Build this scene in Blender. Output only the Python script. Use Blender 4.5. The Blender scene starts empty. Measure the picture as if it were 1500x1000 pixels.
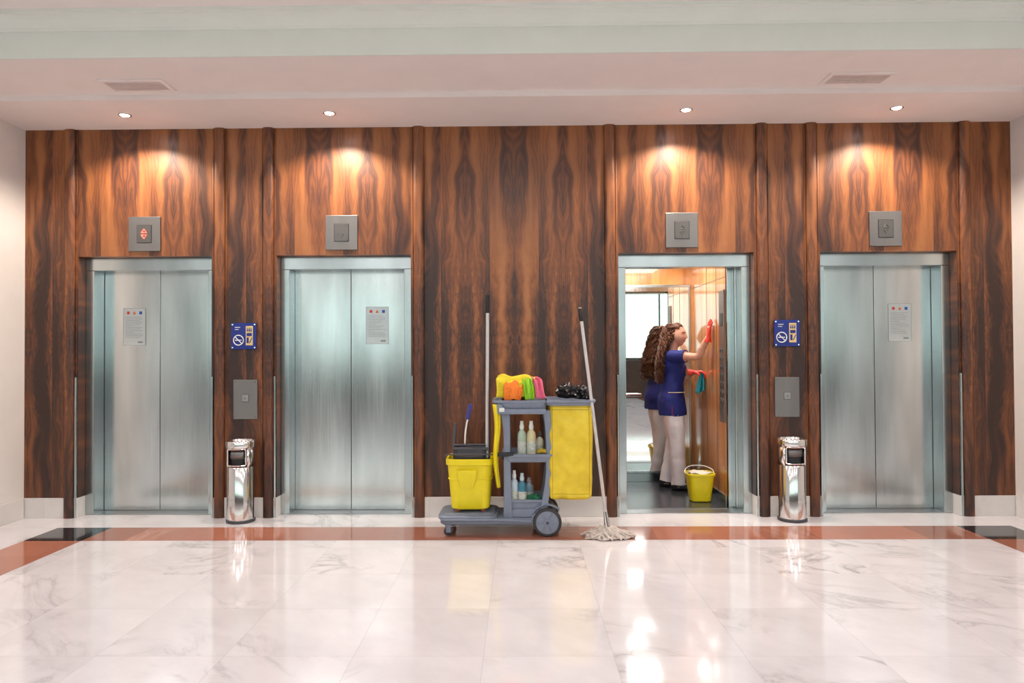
import bpy, bmesh, math, random
from mathutils import Vector, Matrix, noise
from mathutils.kdtree import KDTree
random.seed(7)
sc = bpy.context.scene
V = Vector
# ------------------------------------------------------------------ helpers
def lerp(a,b,t): return a+(b-a)*t
def catmull(rows, sub):
    if len(rows)<3 or sub<2:
        return [tuple(r) for r in rows]
    out=[]; n=len(rows)
    for i in range(n-1):
        p0=rows[max(i-1,0)]; p1=rows[i]; p2=rows[i+1]; p3=rows[min(i+2,n-1)]
        for k in range(sub):
            t=k/sub; o=[]
            for a,b,c,d in zip(p0,p1,p2,p3):
                o.append(0.5*((2*b)+(-a+c)*t+(2*a-5*b+4*c-d)*t*t+(-a+3*b-3*c+d)*t**3))
            out.append(tuple(o))
    out.append(tuple(rows[-1]))
    return out
def loft(rings, seg=20, n=2.0, cap=True):
    vs=[];fs=[]
    for C,A,B in rings:
        for k in range(seg):
            a=2*math.pi*k/seg
            c=math.cos(a); s=math.sin(a)
            c=math.copysign(abs(c)**(2/n),c); s=math.copysign(abs(s)**(2/n),s)
            vs.append(V(C)+V(A)*c+V(B)*s)
    m=len(rings)
    for i in range(m-1):
        for k in range(seg):
            k2=(k+1)%seg
            fs.append((i*seg+k,i*seg+k2,(i+1)*seg+k2,(i+1)*seg+k))
    if cap:
        fs.append(tuple(range(seg-1,-1,-1)))
        fs.append(tuple((m-1)*seg+k for k in range(seg)))
    return vs,fs
def tube(pts, radii, sub=1, seg=12, cap=True):
    if not isinstance(radii,(list,tuple)): radii=[radii]*len(pts)
    rows=catmull([tuple(p)+(r,) for p,r in zip(pts,radii)],sub)
    P=[V(r[:3]) for r in rows]; R=[max(r[3],1e-4) for r in rows]
    rings=[]; prev=None
    for i,p in enumerate(P):
        t=(P[min(i+1,len(P)-1)]-P[max(i-1,0)]).normalized()
        if prev is None:
            ref=V((0,0,1)) if abs(t.z)<0.9 else V((1,0,0))
            a=t.cross(ref).normalized()
        else:
            a=(prev-t*prev.dot(t)).normalized()
        prev=a; b=t.cross(a)
        rings.append((p,a*R[i],b*R[i]))
    return loft(rings,seg,2.0,cap)
def ztube(rows, seg=32, n=2.0, cap=True):
    return loft([((r[0],r[1],r[2]),(r[3],0,0),(0,r[4],0)) for r in rows],seg,n,cap)
def lathe(cx,cy,prof,seg=40):
    return ztube([(cx,cy,z,r,r) for r,z in prof],seg)
def rbox(x0,x1,y0,y1,z0,z1,bev=0.0,seg=2):
    bm=bmesh.new(); bmesh.ops.create_cube(bm,size=1)
    for v in bm.verts:
        v.co=V((lerp(x0,x1,v.co.x+.5),lerp(y0,y1,v.co.y+.5),lerp(z0,z1,v.co.z+.5)))
    if bev>0:
        bmesh.ops.bevel(bm,geom=bm.edges[:],offset=bev,segments=seg,profile=.5,affect='EDGES')
    bm.verts.index_update()
    vs=[v.co.copy() for v in bm.verts]; fs=[tuple(v.index for v in f.verts) for f in bm.faces]
    bm.free(); return vs,fs
def sheet(fn,nu,nv):
    vs=[];fs=[]
    for i in range(nu+1):
        for j in range(nv+1):
            vs.append(V(fn(i/nu,j/nv)))
    for i in range(nu):
        for j in range(nv):
            a=i*(nv+1)+j
            fs.append((a,a+1,a+nv+2,a+nv+1))
    return vs,fs
def ellipsoid(c,D,S,U,seg=24,fn=None):
    vs=[];fs=[];rg=seg//2+1
    for i in range(rg):
        th=math.pi*(0.02+0.96*i/(rg-1))
        for k in range(seg):
            ph=2*math.pi*k/seg
            n=V((math.sin(th)*math.cos(ph),math.sin(th)*math.sin(ph),math.cos(th)))
            d,s,u=(n.x,n.y,n.z) if fn is None else fn(n)
            vs.append(V(c)+V(D)*d+V(S)*s+V(U)*u)
    for i in range(rg-1):
        for k in range(seg):
            k2=(k+1)%seg
            fs.append((i*seg+k,i*seg+k2,(i+1)*seg+k2,(i+1)*seg+k))
    fs.append(tuple(range(seg-1,-1,-1)));fs.append(tuple((rg-1)*seg+k for k in range(seg)))
    return vs,fs
def empty(name,loc=(0,0,0)):
    e=bpy.data.objects.new(name,None); e.location=loc; e.empty_display_size=.1
    sc.collection.objects.link(e); return e
def obj(name,geos,mats,parent=None,smooth=False,auto=None,solid=0):
    if isinstance(geos,tuple): geos=[geos]
    vs=[];fs=[];mi=[]
    for g in geos:
        o=len(vs); vs+=[tuple(v) for v in g[0]]
        fs+=[tuple(i+o for i in f) for f in g[1]]
        mi+=[g[2] if len(g)>2 else 0]*len(g[1])
    me=bpy.data.meshes.new(name); me.from_pydata(vs,[],fs); me.update()
    bm=bmesh.new(); bm.from_mesh(me); 
    if not solid and smooth!='sheet': bmesh.ops.recalc_face_normals(bm,faces=bm.faces[:])
    bm.to_mesh(me); bm.free()
    if not isinstance(mats,(list,tuple)): mats=[mats]
    for m in mats: me.materials.append(m)
    for p,i in zip(me.polygons,mi): p.material_index=i; p.use_smooth=bool(smooth)
    if smooth and smooth!='sheet':
        try: me.set_sharp_from_angle(angle=math.radians(40))
        except Exception: pass
    ob=bpy.data.objects.new(name,me); sc.collection.objects.link(ob)
    if solid:
        m=ob.modifiers.new('s','SOLIDIFY'); m.thickness=solid; m.offset=0
    if parent:
        ob.parent=parent; ob.matrix_parent_inverse=Matrix.Translation(parent.location).inverted()
    return ob
# ------------------------------------------------------------------ materials
def newmat(name):
    m=bpy.data.materials.new(name); m.use_nodes=True
    nt=m.node_tree; b=nt.nodes['Principled BSDF']; return m,nt,b
def lnk(nt,a,b): nt.links.new(a,b)
def mathn(nt,op,a,b=None,c=None):
    n=nt.nodes.new('ShaderNodeMath'); n.operation=op
    for i,x in enumerate((a,b,c)):
        if x is None: continue
        if isinstance(x,(int,float)): n.inputs[i].default_value=x
        else: lnk(nt,x,n.inputs[i])
    return n.outputs[0]
def comb(nt,x,y,z):
    n=nt.nodes.new('ShaderNodeCombineXYZ')
    for i,q in enumerate((x,y,z)):
        if isinstance(q,(int,float)): n.inputs[i].default_value=q
        else: lnk(nt,q,n.inputs[i])
    return n.outputs[0]
def noisen(nt,vec,scale=1,detail=2,rough=.5,dist=0):
    n=nt.nodes.new('ShaderNodeTexNoise'); n.inputs['Scale'].default_value=scale
    n.inputs['Detail'].default_value=detail; n.inputs['Roughness'].default_value=rough
    n.inputs['Distortion'].default_value=dist; lnk(nt,vec,n.inputs['Vector']); return n.outputs['Fac']
def ramp(nt,fac,stops):
    n=nt.nodes.new('ShaderNodeValToRGB'); cr=n.color_ramp
    while len(cr.elements)<len(stops): cr.elements.new(.5)
    for e,(p,c) in zip(cr.elements,stops):
        e.position=p; e.color=(*c,1) if len(c)==3 else c
    lnk(nt,fac,n.inputs[0]); return n.outputs[0]
def mixc(nt,fac,a,b,mode='MIX'):
    n=nt.nodes.new('ShaderNodeMix'); n.data_type='RGBA'; n.blend_type=mode
    if isinstance(fac,(int,float)): n.inputs[0].default_value=fac
    else: lnk(nt,fac,n.inputs[0])
    for i,x in ((6,a),(7,b)):
        if isinstance(x,tuple): n.inputs[i].default_value=(*x,1)
        else: lnk(nt,x,n.inputs[i])
    return n.outputs[2]
def bump(nt,b,h,strength=.2,dist=.01):
    n=nt.nodes.new('ShaderNodeBump'); n.inputs['Strength'].default_value=strength
    n.inputs['Distance'].default_value=dist; lnk(nt,h,n.inputs['Height']); lnk(nt,n.outputs[0],b.inputs['Normal'])
def objc(nt):
    t=nt.nodes.new('ShaderNodeTexCoord'); return t.outputs['Object']
def sep(nt,v):
    s=nt.nodes.new('ShaderNodeSeparateXYZ'); lnk(nt,v,s.inputs[0]); return s.outputs
def plain(name,col,rough=.5,metal=0,var=.06,scale=20,bmp=0,emit=0,coat=0,trans=0,spec=None):
    m,nt,b=newmat(name)
    o=objc(nt); nz=noisen(nt,o,scale,3)
    lo=tuple(c*(1-var) for c in col); hi=tuple(min(1,c*(1+var)) for c in col)
    c=ramp(nt,nz,[(.3,lo),(.7,hi)])
    lnk(nt,c,b.inputs['Base Color'])
    b.inputs['Roughness'].default_value=rough; b.inputs['Metallic'].default_value=metal
    if spec is not None: b.inputs['Specular IOR Level'].default_value=spec
    if bmp: bump(nt,b,nz,bmp,.01)
    if emit:
        b.inputs['Emission Color'].default_value=(*col,1); b.inputs['Emission Strength'].default_value=emit
    if coat: b.inputs['Coat Weight'].default_value=coat; b.inputs['Coat Roughness'].default_value=.08
    if trans: b.inputs['Transmission Weight'].default_value=trans
    return m
def make_wood(name,lighten=1.0):
    m,nt,b=newmat(name); x,y,z=sep(nt,objc(nt))
    u=mathn(nt,'PINGPONG',x,.209)
    v=mathn(nt,'ABSOLUTE',mathn(nt,'SUBTRACT',z,1.50))
    leaf=mathn(nt,'FLOOR',mathn(nt,'DIVIDE',mathn(nt,'ADD',x,.209+40*.418),.418))
    lo=mathn(nt,'MULTIPLY',mathn(nt,'PINGPONG',leaf,2),3.7)
    wob=noisen(nt,comb(nt,mathn(nt,'MULTIPLY',u,4),mathn(nt,'ADD',lo,3),mathn(nt,'MULTIPLY',v,1.7)),1,2)
    uu=mathn(nt,'ADD',u,mathn(nt,'MULTIPLY',wob,.16))
    A=noisen(nt,comb(nt,mathn(nt,'MULTIPLY',uu,8.5),lo,mathn(nt,'MULTIPLY',v,.55)),1,1.5,.5,.2)
    B=noisen(nt,comb(nt,mathn(nt,'MULTIPLY',uu,7),mathn(nt,'ADD',lo,9),mathn(nt,'MULTIPLY',v,.75)),1,1,.4,0)
    bands=mathn(nt,'MULTIPLY_ADD',mathn(nt,'SINE',mathn(nt,'MULTIPLY',B,120)),.5,.5)
    C=noisen(nt,comb(nt,mathn(nt,'MULTIPLY',uu,26),lo,mathn(nt,'MULTIPLY',v,8)),1,3,.6,1.4)
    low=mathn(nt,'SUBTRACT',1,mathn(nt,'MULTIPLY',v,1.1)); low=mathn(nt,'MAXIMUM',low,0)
    F=noisen(nt,comb(nt,mathn(nt,'MULTIPLY',u,260),lo,mathn(nt,'MULTIPLY',v,5)),1,3,.6,0)
    f=mathn(nt,'MULTIPLY_ADD',mathn(nt,'SUBTRACT',A,.5),1.15,.465)
    dk=mathn(nt,'MULTIPLY_ADD',A,-1.6,1.3)
    f=mathn(nt,'ADD',f,mathn(nt,'MULTIPLY',mathn(nt,'SUBTRACT',C,.5),mathn(nt,'MULTIPLY_ADD',low,.52,.12)))
    f=mathn(nt,'ADD',f,mathn(nt,'MULTIPLY',mathn(nt,'MULTIPLY',mathn(nt,'SUBTRACT',bands,.5),.14),dk))
    f=mathn(nt,'ADD',f,mathn(nt,'MULTIPLY',mathn(nt,'SUBTRACT',F,.5),.16))
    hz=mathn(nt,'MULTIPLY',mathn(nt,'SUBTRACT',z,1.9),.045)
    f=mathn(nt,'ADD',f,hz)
    L=lighten
    c=ramp(nt,f,[(.28,(.034*L,.014*L,.010*L)),(.42,(.086*L,.030*L,.015*L)),(.52,(.165*L,.055*L,.020*L)),(.64,(.275*L,.097*L,.031*L)),(.8,(.37*L,.145*L,.050*L))])
    lnk(nt,c,b.inputs['Base Color']); b.inputs['Roughness'].default_value=.38
    b.inputs['Coat Weight'].default_value=.10; b.inputs['Coat Roughness'].default_value=.25
    bump(nt,b,F,.05,.004)
    return m
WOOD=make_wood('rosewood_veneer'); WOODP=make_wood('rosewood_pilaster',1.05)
def make_marble(name,base,vein,tile=.6,dark=.0,rough=.08,vamt=1):
    m,nt,b=newmat(name); o=objc(nt); x,y,z=sep(nt,o)
    tx=mathn(nt,'FLOOR',mathn(nt,'DIVIDE',mathn(nt,'ADD',x,60.13),tile)); ty=mathn(nt,'FLOOR',mathn(nt,'DIVIDE',mathn(nt,'ADD',y,60.34),tile))
    wn=nt.nodes.new('ShaderNodeTexWhiteNoise'); lnk(nt,comb(nt,tx,ty,0),wn.inputs['Vector'])
    off=mathn(nt,'MULTIPLY',wn.outputs['Value'],30)
    vec=comb(nt,x,mathn(nt,'ADD',y,mathn(nt,'MULTIPLY',x,.5)),mathn(nt,'ADD',off,z))
    n1=noisen(nt,vec,1.3,6,.6,1.6)
    r=mathn(nt,'ABSOLUTE',mathn(nt,'SUBTRACT',n1,.5))
    v=ramp(nt,r,[(0,(1,1,1)),(.018,(.45,.45,.45)),(.07,(0,0,0))])
    n2=noisen(nt,vec,.9,3); gate=ramp(nt,n2,[(.5,(0,0,0)),(.68,(1,1,1))])
    vm=mixc(nt,1,v,gate,'MULTIPLY')
    cloud=noisen(nt,vec,3,4,.6); cc=ramp(nt,cloud,[(.3,tuple(q*.88 for q in base)),(.7,base)])
    tv=mathn(nt,'MULTIPLY_ADD',wn.outputs['Value'],.06+dark,.94-dark)
    c=mixc(nt,1,cc,comb(nt,tv,tv,tv),'MULTIPLY')
    s=nt.nodes.new('ShaderNodeMath'); s.operation='MULTIPLY'; lnk(nt,vm,s.inputs[0]); s.inputs[1].default_value=.8*vamt
    c=mixc(nt,s.outputs[0],c,vein)
    fx=mathn(nt,'FRACT',mathn(nt,'DIVIDE',mathn(nt,'ADD',x,60.13),tile)); fy=mathn(nt,'FRACT',mathn(nt,'DIVIDE',mathn(nt,'ADD',y,60.34),tile))
    j=mathn(nt,'MAXIMUM',mathn(nt,'LESS_THAN',fx,.003/tile),mathn(nt,'LESS_THAN',fy,.003/tile))
    c=mixc(nt,mathn(nt,'MULTIPLY',j,.35),c,tuple(q*.45 for q in base))
    lnk(nt,c,b.inputs['Base Color']); b.inputs['Roughness'].default_value=rough
    b.inputs['IOR'].default_value=1.65
    return m
MARB=make_marble('white_marble_tiles',(.82,.79,.825),(.36,.34,.36))
MARBB=make_marble('white_marble_skirting',(.80,.77,.75),(.5,.47,.46),tile=1.1,rough=.2,vamt=.5)
REDM=make_marble('red_marble',(.52,.20,.13),(.66,.38,.30),tile=.4,dark=.3,rough=.08,vamt=.5)
BLKM=make_marble('black_marble',(.02,.02,.025),(.10,.10,.11),tile=3,rough=.06,vamt=.3)
def make_steel(name,col=(.60,.63,.64),rough=.3,vert=True,metal=1,bigamt=.35):
    m,nt,b=newmat(name); x,y,z=sep(nt,objc(nt))
    if vert: vec=comb(nt,mathn(nt,'MULTIPLY',x,6),mathn(nt,'MULTIPLY',y,6),mathn(nt,'MULTIPLY',z,500))
    else: vec=comb(nt,mathn(nt,'MULTIPLY',x,260),mathn(nt,'MULTIPLY',y,260),mathn(nt,'MULTIPLY',z,2.5))
    n=noisen(nt,vec,1,2)
    big=noisen(nt,comb(nt,mathn(nt,'MULTIPLY',x,4.5),y,mathn(nt,'MULTIPLY',z,.8)),1,2)
    c=ramp(nt,n,[(.25,tuple(q*.90 for q in col)),(.75,col)])
    c=mixc(nt,bigamt,c,ramp(nt,big,[(.3,tuple(q*.62 for q in col)),(.7,tuple(min(1,q*1.25) for q in col))]))
    lnk(nt,c,b.inputs['Base Color']); b.inputs['Metallic'].default_value=metal
    lnk(nt,mathn(nt,'MULTIPLY_ADD',n,.12,rough-.06),b.inputs['Roughness'])
    bump(nt,b,n,.03,.002)
    return m
STEEL=make_steel('brushed_steel_door',(.62,.665,.67),.20,False,1,.6)
STEELF=make_steel('brushed_steel_frame',(.52,.58,.59),.20,False)
PLATE=make_steel('brushed_steel_plate',(.24,.23,.225),.42,True,.85)
CHROME=plain('chrome',(.82,.80,.79),.12,1,.03)
WALLP=plain('wall_paint_offwhite',(.80,.76,.73),.75,0,.02,6)
CEIL=plain('ceiling_paint_white',(.87,.80,.775),.8,0,.015,5)
CEILG=plain('ceiling_paint_cove',(.76,.80,.74),.7,0,.015,5)  # greenish cove light put into the base colour of fascia and moulding
BLACK=plain('black_plastic',(.012,.012,.014),.35)
DGREY=plain('dark_grey_plastic',(.06,.06,.075),.4)
GREY=plain('blue_grey_plastic',(.21,.245,.32),.42,0,.05)
YEL=plain('yellow_plastic',(.86,.70,.01),.33,0,.03)
WHITE=plain('white_plastic',(.80,.80,.78),.4)
def bagmat():
    m,nt,b=newmat('yellow_vinyl'); o=objc(nt); x,y,z=sep(nt,o)
    nz=noisen(nt,o,9,4); c=ramp(nt,nz,[(.3,(.74,.53,.02)),(.7,(.90,.68,.04))])
    dx=mathn(nt,'ABSOLUTE',mathn(nt,'SUBTRACT',x,.428))
    l1=mathn(nt,'COMPARE',dx,.140,.0022)
    l2=mathn(nt,'COMPARE',z,.315,.0022)
    l3=mathn(nt,'COMPARE',z,.955,.003)
    inside=mathn(nt,'LESS_THAN',dx,.140)
    l=mathn(nt,'MAXIMUM',mathn(nt,'MAXIMUM',l1,mathn(nt,'MULTIPLY',l2,inside)),mathn(nt,'MULTIPLY',l3,inside))
    c=mixc(nt,mathn(nt,'MULTIPLY',l,.75),c,(.30,.19,.01)); lnk(nt,c,b.inputs['Base Color'])
    b.inputs['Roughness'].default_value=.45; bump(nt,b,nz,.3,.012); return m
YELF=bagmat()
# ------------------------------------------------------------------ camera
cam=bpy.data.cameras.new('camera'); co=bpy.data.objects.new('camera',cam); sc.collection.objects.link(co)
cam.lens=24.77; cam.sensor_width=36
co.matrix_world=Matrix.Translation((.05,-6.0,1.40))@Matrix.Rotation(math.radians(.7),4,'Z')@Matrix.Rotation(math.radians(90.83),4,'X')@Matrix.Rotation(math.radians(-.3),4,'Z')
sc.camera=co
# ------------------------------------------------------------------ room shell
XL,XR=-4.21,4.21; YB=-12.0; YS=-1.36; XW=8.5; H1=3.33; H2=3.37; H3=3.64
ECS=[-3.17,-1.46,1.46,3.17]; OW=.575; OH=2.235; CW=.50; CH=2.125
xs=[-XW,XL,-3.69,-3.25,3.50,3.93,XR,XW]; ys=[.25,-.34,-.74,YS,YB]
geos=[]
for i in range(7):
    for j in range(4):
        if i in(0,6) and j<3: continue
        mi=0
        if j==1:
            mi=2 if i in(2,4) else (1 if i==3 else 0)
        if j>=2 and i in (2,4): mi=1
        x0,x1,y0,y1=xs[i],xs[i+1],ys[j+1],ys[j]
        geos.append(([V((x0,y0,0)),V((x1,y0,0)),V((x1,y1,0)),V((x0,y1,0))],[(0,1,2,3)],mi))
fl=obj('floor',geos,[MARB,REDM,BLKM],solid=0)
for p in fl.data.polygons:
    if p.normal.z<0: p.flip()
g=[]
edges=[XL]
for e in ECS: edges+= [e-OW,e+OW]
edges.append(XR)
for i in range(0,len(edges),2):
    g.append((*rbox(edges[i],edges[i+1],0,.25,.17,H1+.02),0))
for e in ECS: g.append((*rbox(e-OW,e+OW,0,.25,OH,H1+.02),0))
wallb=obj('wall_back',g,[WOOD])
g=[]
for i in range(0,len(edges),2):
    g.append(rbox(edges[i],edges[i+1],-.012,.24,0,.17,.002))
obj('baseboard_back',g,[MARBB])
pc=[]
for e in ECS: pc+=[e-.645,e+.645]
for k,px in enumerate(pc):
    rings=[]
    for z in (0,H1-.001):
        rings.append(((px,.0,z),(.046,0,0),(0,.034,0)))
    g=[loft(rings,28,2.6)]
    for s in(-1,1): g.append(rbox(px+s*.055-.005,px+s*.055+.005,-.008,.0,.17,H1-.001,.002))
    obj('trim_%d'%(k+1),g,[WOODP],smooth=True)
k=9
for e in ECS:
    for s in(-1,1):
        x=e+s*.587
        obj('trim_%d'%k,[rbox(x-.007,x+.007,-.022,-.001,.0,1.2,.003)],[STEELF]); k+=1
obj('wall_left',[rbox(XL-.15,XL,YS,.25,0,H3),rbox(-XW,XL-.15,YS-.0,YS+.15,0,H3),rbox(-XW-.15,-XW,YB,YS+.15,0,H3)],[WALLP])
obj('wall_right',[rbox(XR,XR+.15,YS,.25,0,H3),rbox(XR+.15,XW,YS,YS+.15,0,H3),rbox(XW,XW+.15,YB,YS+.15,0,H3)],[WALLP])
obj('wall_rear',[rbox(-XW-.15,XW+.15,YB-.15,YB,0,H3)],[WALLP])
obj('baseboard_left',[rbox(XL,XL+.015,YS,-.02,0,.17,.003)],[MARBB]); obj('baseboard_right',[rbox(XR-.015,XR,YS,-.02,0,.17,.003)],[MARBB])
GLASSL=plain('daylit_frosted_glass',(.80,1,.95),.3,0,0,1,0,1.15)  # glowing pane, added to give the steel doors a bright upper reflection
FRM=plain('window_frame_dark',(.05,.045,.04),.4)
DWOOD=plain('dark_panelling',(.05,.028,.018),.4,0,.3,4)  # unseen dark wall base, added to darken the lower door reflections
wi=0
for cx in(-7.0,-4.2,-1.4,1.4,4.2,7.0):
    wi+=1; WE=empty('window_%d'%wi,(cx,YB,2))  # unseen windows added on the rear wall for reflections and frontal light
    obj('glass',[rbox(cx-1.05,cx+1.05,YB+.01,YB+.03,1.2,3.2)],[GLASSL],WE)
    obj('frame',[rbox(cx-1.12,cx+1.12,YB,YB+.06,3.2,3.28),rbox(cx-1.12,cx+1.12,YB,YB+.06,1.13,1.2),rbox(cx-1.12,cx-1.05,YB,YB+.06,1.2,3.2),rbox(cx+1.05,cx+1.12,YB,YB+.06,1.2,3.2),rbox(cx-.025,cx+.025,YB,YB+.05,1.2,3.2)],[FRM],WE)
obj('baseboard_rear',[rbox(-XW,XW,YB,YB+.04,0,1.11,.004)],[DWOOD])
g=[rbox(XL,XR,-.70,.25,H1,H3+.1),rbox(XL,XR,YS,-.70,H2,H3+.1)]
c1=obj('ceiling',g+[( *rbox(-XW,XW,YB,-1.50,H3,H3+.1),0),(*rbox(-XW,XW,-1.375,-1.36,H2-.002,H3+.05),1)],[CEIL,CEILG])
prof=[(-1.375,3.545),(-1.385,3.545),(-1.392,3.555),(-1.40,3.558),(-1.415,3.575),(-1.44,3.60),(-1.475,3.612),(-1.478,3.62),(-1.50,3.622),(-1.505,3.65),(-1.375,3.65)]
vs=[V((x,y,z)) for x in(-XW,XW) for y,z in prof]; n=len(prof)
fs=[(i,(i+1)%n,n+(i+1)%n,n+i) for i in range(n)]+[tuple(range(n)),tuple(range(2*n-1,n-1,-1))]
obj('trim_17',[(vs,fs)],[CEILG])
for cx in(-2.75,2.50):
    e=empty('ceiling_vent',(cx,-.89,H2))
    w,d=.205,.085; y=-.89
    g=[rbox(cx-w-.03,cx+w+.03,y-d-.03,y-d,H2-.012,H2,.003),rbox(cx-w-.03,cx+w+.03,y+d,y+d+.03,H2-.012,H2,.003),
       rbox(cx-w-.03,cx-w,y-d,y+d,H2-.012,H2,.003),rbox(cx+w,cx+w+.03,y-d,y+d,H2-.012,H2,.003)]
    obj('frame',g,[CEIL],e)
    obj('recess',[rbox(cx-w,cx+w,y-d,y+d,H2-.003,H2)],[plain('vent_recess',(.42,.32,.30),.7)],e)
    vs=[]
    for i in range(7):
        yy=y-d+.012+i*(2*d-.02)/6
        a=rbox(cx-w,cx+w,yy-.007,yy+.007,H2-.010,H2-.007); vs.append(a)
    obj('louvres',vs,[plain('vent_louvre',(.80,.70,.67),.6)],e)
LAMP=plain('lamp_glow',(.9,.93,1),.5,0,0,1,0,40)
LX=[-3.14,-1.48,1.385,3.06]
for x in LX:
    e=empty('ceiling_downlight',(x,-.37,H1))
    obj('ring',[tube([V((x+.045*math.cos(a),-.37+.045*math.sin(a),H1-.003)) for a in [2*math.pi*i/32 for i in range(33)]],.006,1,8)],[CHROME],e,True)
    obj('bulb',[lathe(x,-.37,[(.02,H1-.010),(.03,H1-.008),(.032,H1-.001)],24)],[LAMP],e,True)
    l=bpy.data.lights.new('spot','SPOT'); l.energy=135; l.spot_size=math.radians(140); l.spot_blend=.5; l.shadow_soft_size=.03; l.color=(1,.86,.72)
    lo=bpy.data.objects.new('spot',l); sc.collection.objects.link(lo); lo.location=(x,-.37,H1-.02); lo.parent=e; lo.matrix_parent_inverse=Matrix.Translation(e.location).inverted()
PANEL=plain('light_panel_diffuser',(1,.98,.97),.5,0,0,1,0,9.5)  # glowing panels added out of view to light the lobby
for x in(-5.4,-2.7,0,2.7,5.4):
    for y in(-3.6,-6.6,-9.6):
        e=empty('ceiling_light_panel',(x,y,H3))
        obj('housing',[rbox(x-.63,x+.63,y-.33,y+.33,H3-.03,H3,.004)],[WHITE],e)
        obj('diffuser',[rbox(x-.6,x+.6,y-.3,y+.3,H3-.036,H3-.030)],[PANEL],e)
# ------------------------------------------------------------------ elevators
SILL=plain('sill_metal',(.42,.43,.44),.35,1)
GAP=plain('door_gap',(.02,.02,.02),.6)
for k,e in enumerate(ECS):
    E=empty('elevator_entrance',(e,.15,0))
    obj('jamb_left',[rbox(e-OW,e-CW,.10,.25,0,CH,.004)],[STEELF],E); obj('jamb_right',[rbox(e+CW,e+OW,.10,.25,0,CH,.004)],[STEELF],E)
    obj('header',[rbox(e-OW,e+OW,.10,.25,CH,OH,.004)],[STEELF],E)
    obj('sill',[rbox(e-OW,e+OW,.10,.30,0,.006,.001),rbox(e-OW,e+OW,.262,.268,.006,.009),rbox(e-OW,e+OW,.275,.281,.006,.009)],[SILL],E)
    d=0 if k!=2 else .488
    obj('door_leaf_left',[rbox(e-.503-d,e-.002-d,.255,.285,.01,2.14,.003)],[STEEL],E)
    obj('door_leaf_right',[rbox(e+.002+d,e+.503+d,.255,.285,.01,2.14,.003)],[STEEL],E)
    if k!=2: obj('seam',[rbox(e-.004,e+.004,.272,.29,.01,2.14)],[GAP],E)
DG=plain('indicator_face',(.14,.135,.13),.4,.7); REDL=plain('red_led',(1,.08,.05),.4,0,0,1,0,5); DK=plain('etched_mark',(.10,.10,.10),.5)
for k,x in enumerate([-3.17,-1.475,1.425,3.145]):
    z=2.425; E=empty('floor_indicator_panel',(x,0,z))
    obj('plate',[rbox(x-.137,x+.137,-.014,0,z-.148,z+.148,.003)],[PLATE],E)
    obj('display_rim',[rbox(x-.064,x+.064,-.017,-.0135,z-.077,z+.077,.0015)],[BLACK],E)
    obj('display',[rbox(x-.060,x+.060,-.019,-.016,z-.073,z+.073,.001)],[DG],E)
    g=[]
    def outline(s,zz):
        a=[V((x-.022,-.020,zz)),V((x+.022,-.020,zz)),V((x,-.020,zz+s*.03)),V((x-.022,-.020,zz))]
        return tube(a,.0028 if k else .004,1,6)
    if k!=1: g.append(outline(1,z+.01))
    g.append(outline(-1,z-.01))
    obj('arrows',g,[REDL if k==0 else DK],E)
    obj('bezel_dot',[rbox(x-.006,x+.006,-.0195,-.0185,z-.065,z-.061)],[DK],E)
for x in(-2.30,2.30):
    z=1.005; E=empty('elevator_call_panel',(x,0,z))
    obj('plate',[rbox(x-.103,x+.103,-.014,0,z-.168,z+.168,.003)],[PLATE],E)
    obj('button_rim',[rbox(x-.031,x+.031,-.017,-.013,z-.02,z+.042,.002)],[DK],E)
    obj('button',[rbox(x-.027,x+.027,-.020,-.016,z-.016,z+.038,.002)],[plain('button_face',(.34,.34,.33),.35,.6)],E)
    obj('button_mark',[tube([V((x-.01,-.0205,z+.004)),V((x+.01,-.0205,z+.004)),V((x,-.0205,z+.02)),V((x-.01,-.0205,z+.004))],.0015,1,6)],[DK],E)
    obj('screws',[tube([V((x+a,-.013,z+b)),V((x+a,-.016,z+b))],.005,1,10) for a in(-.085,.085) for b in(-.15,.15)],[CHROME],E)
BLUE=plain('sign_blue',(.006,.017,.21),.22,0,.02,8); CRM=plain('sign_cream',(.80,.60,.26),.5); SW=plain('sign_print_white',(.75,.75,.78),.5)
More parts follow.
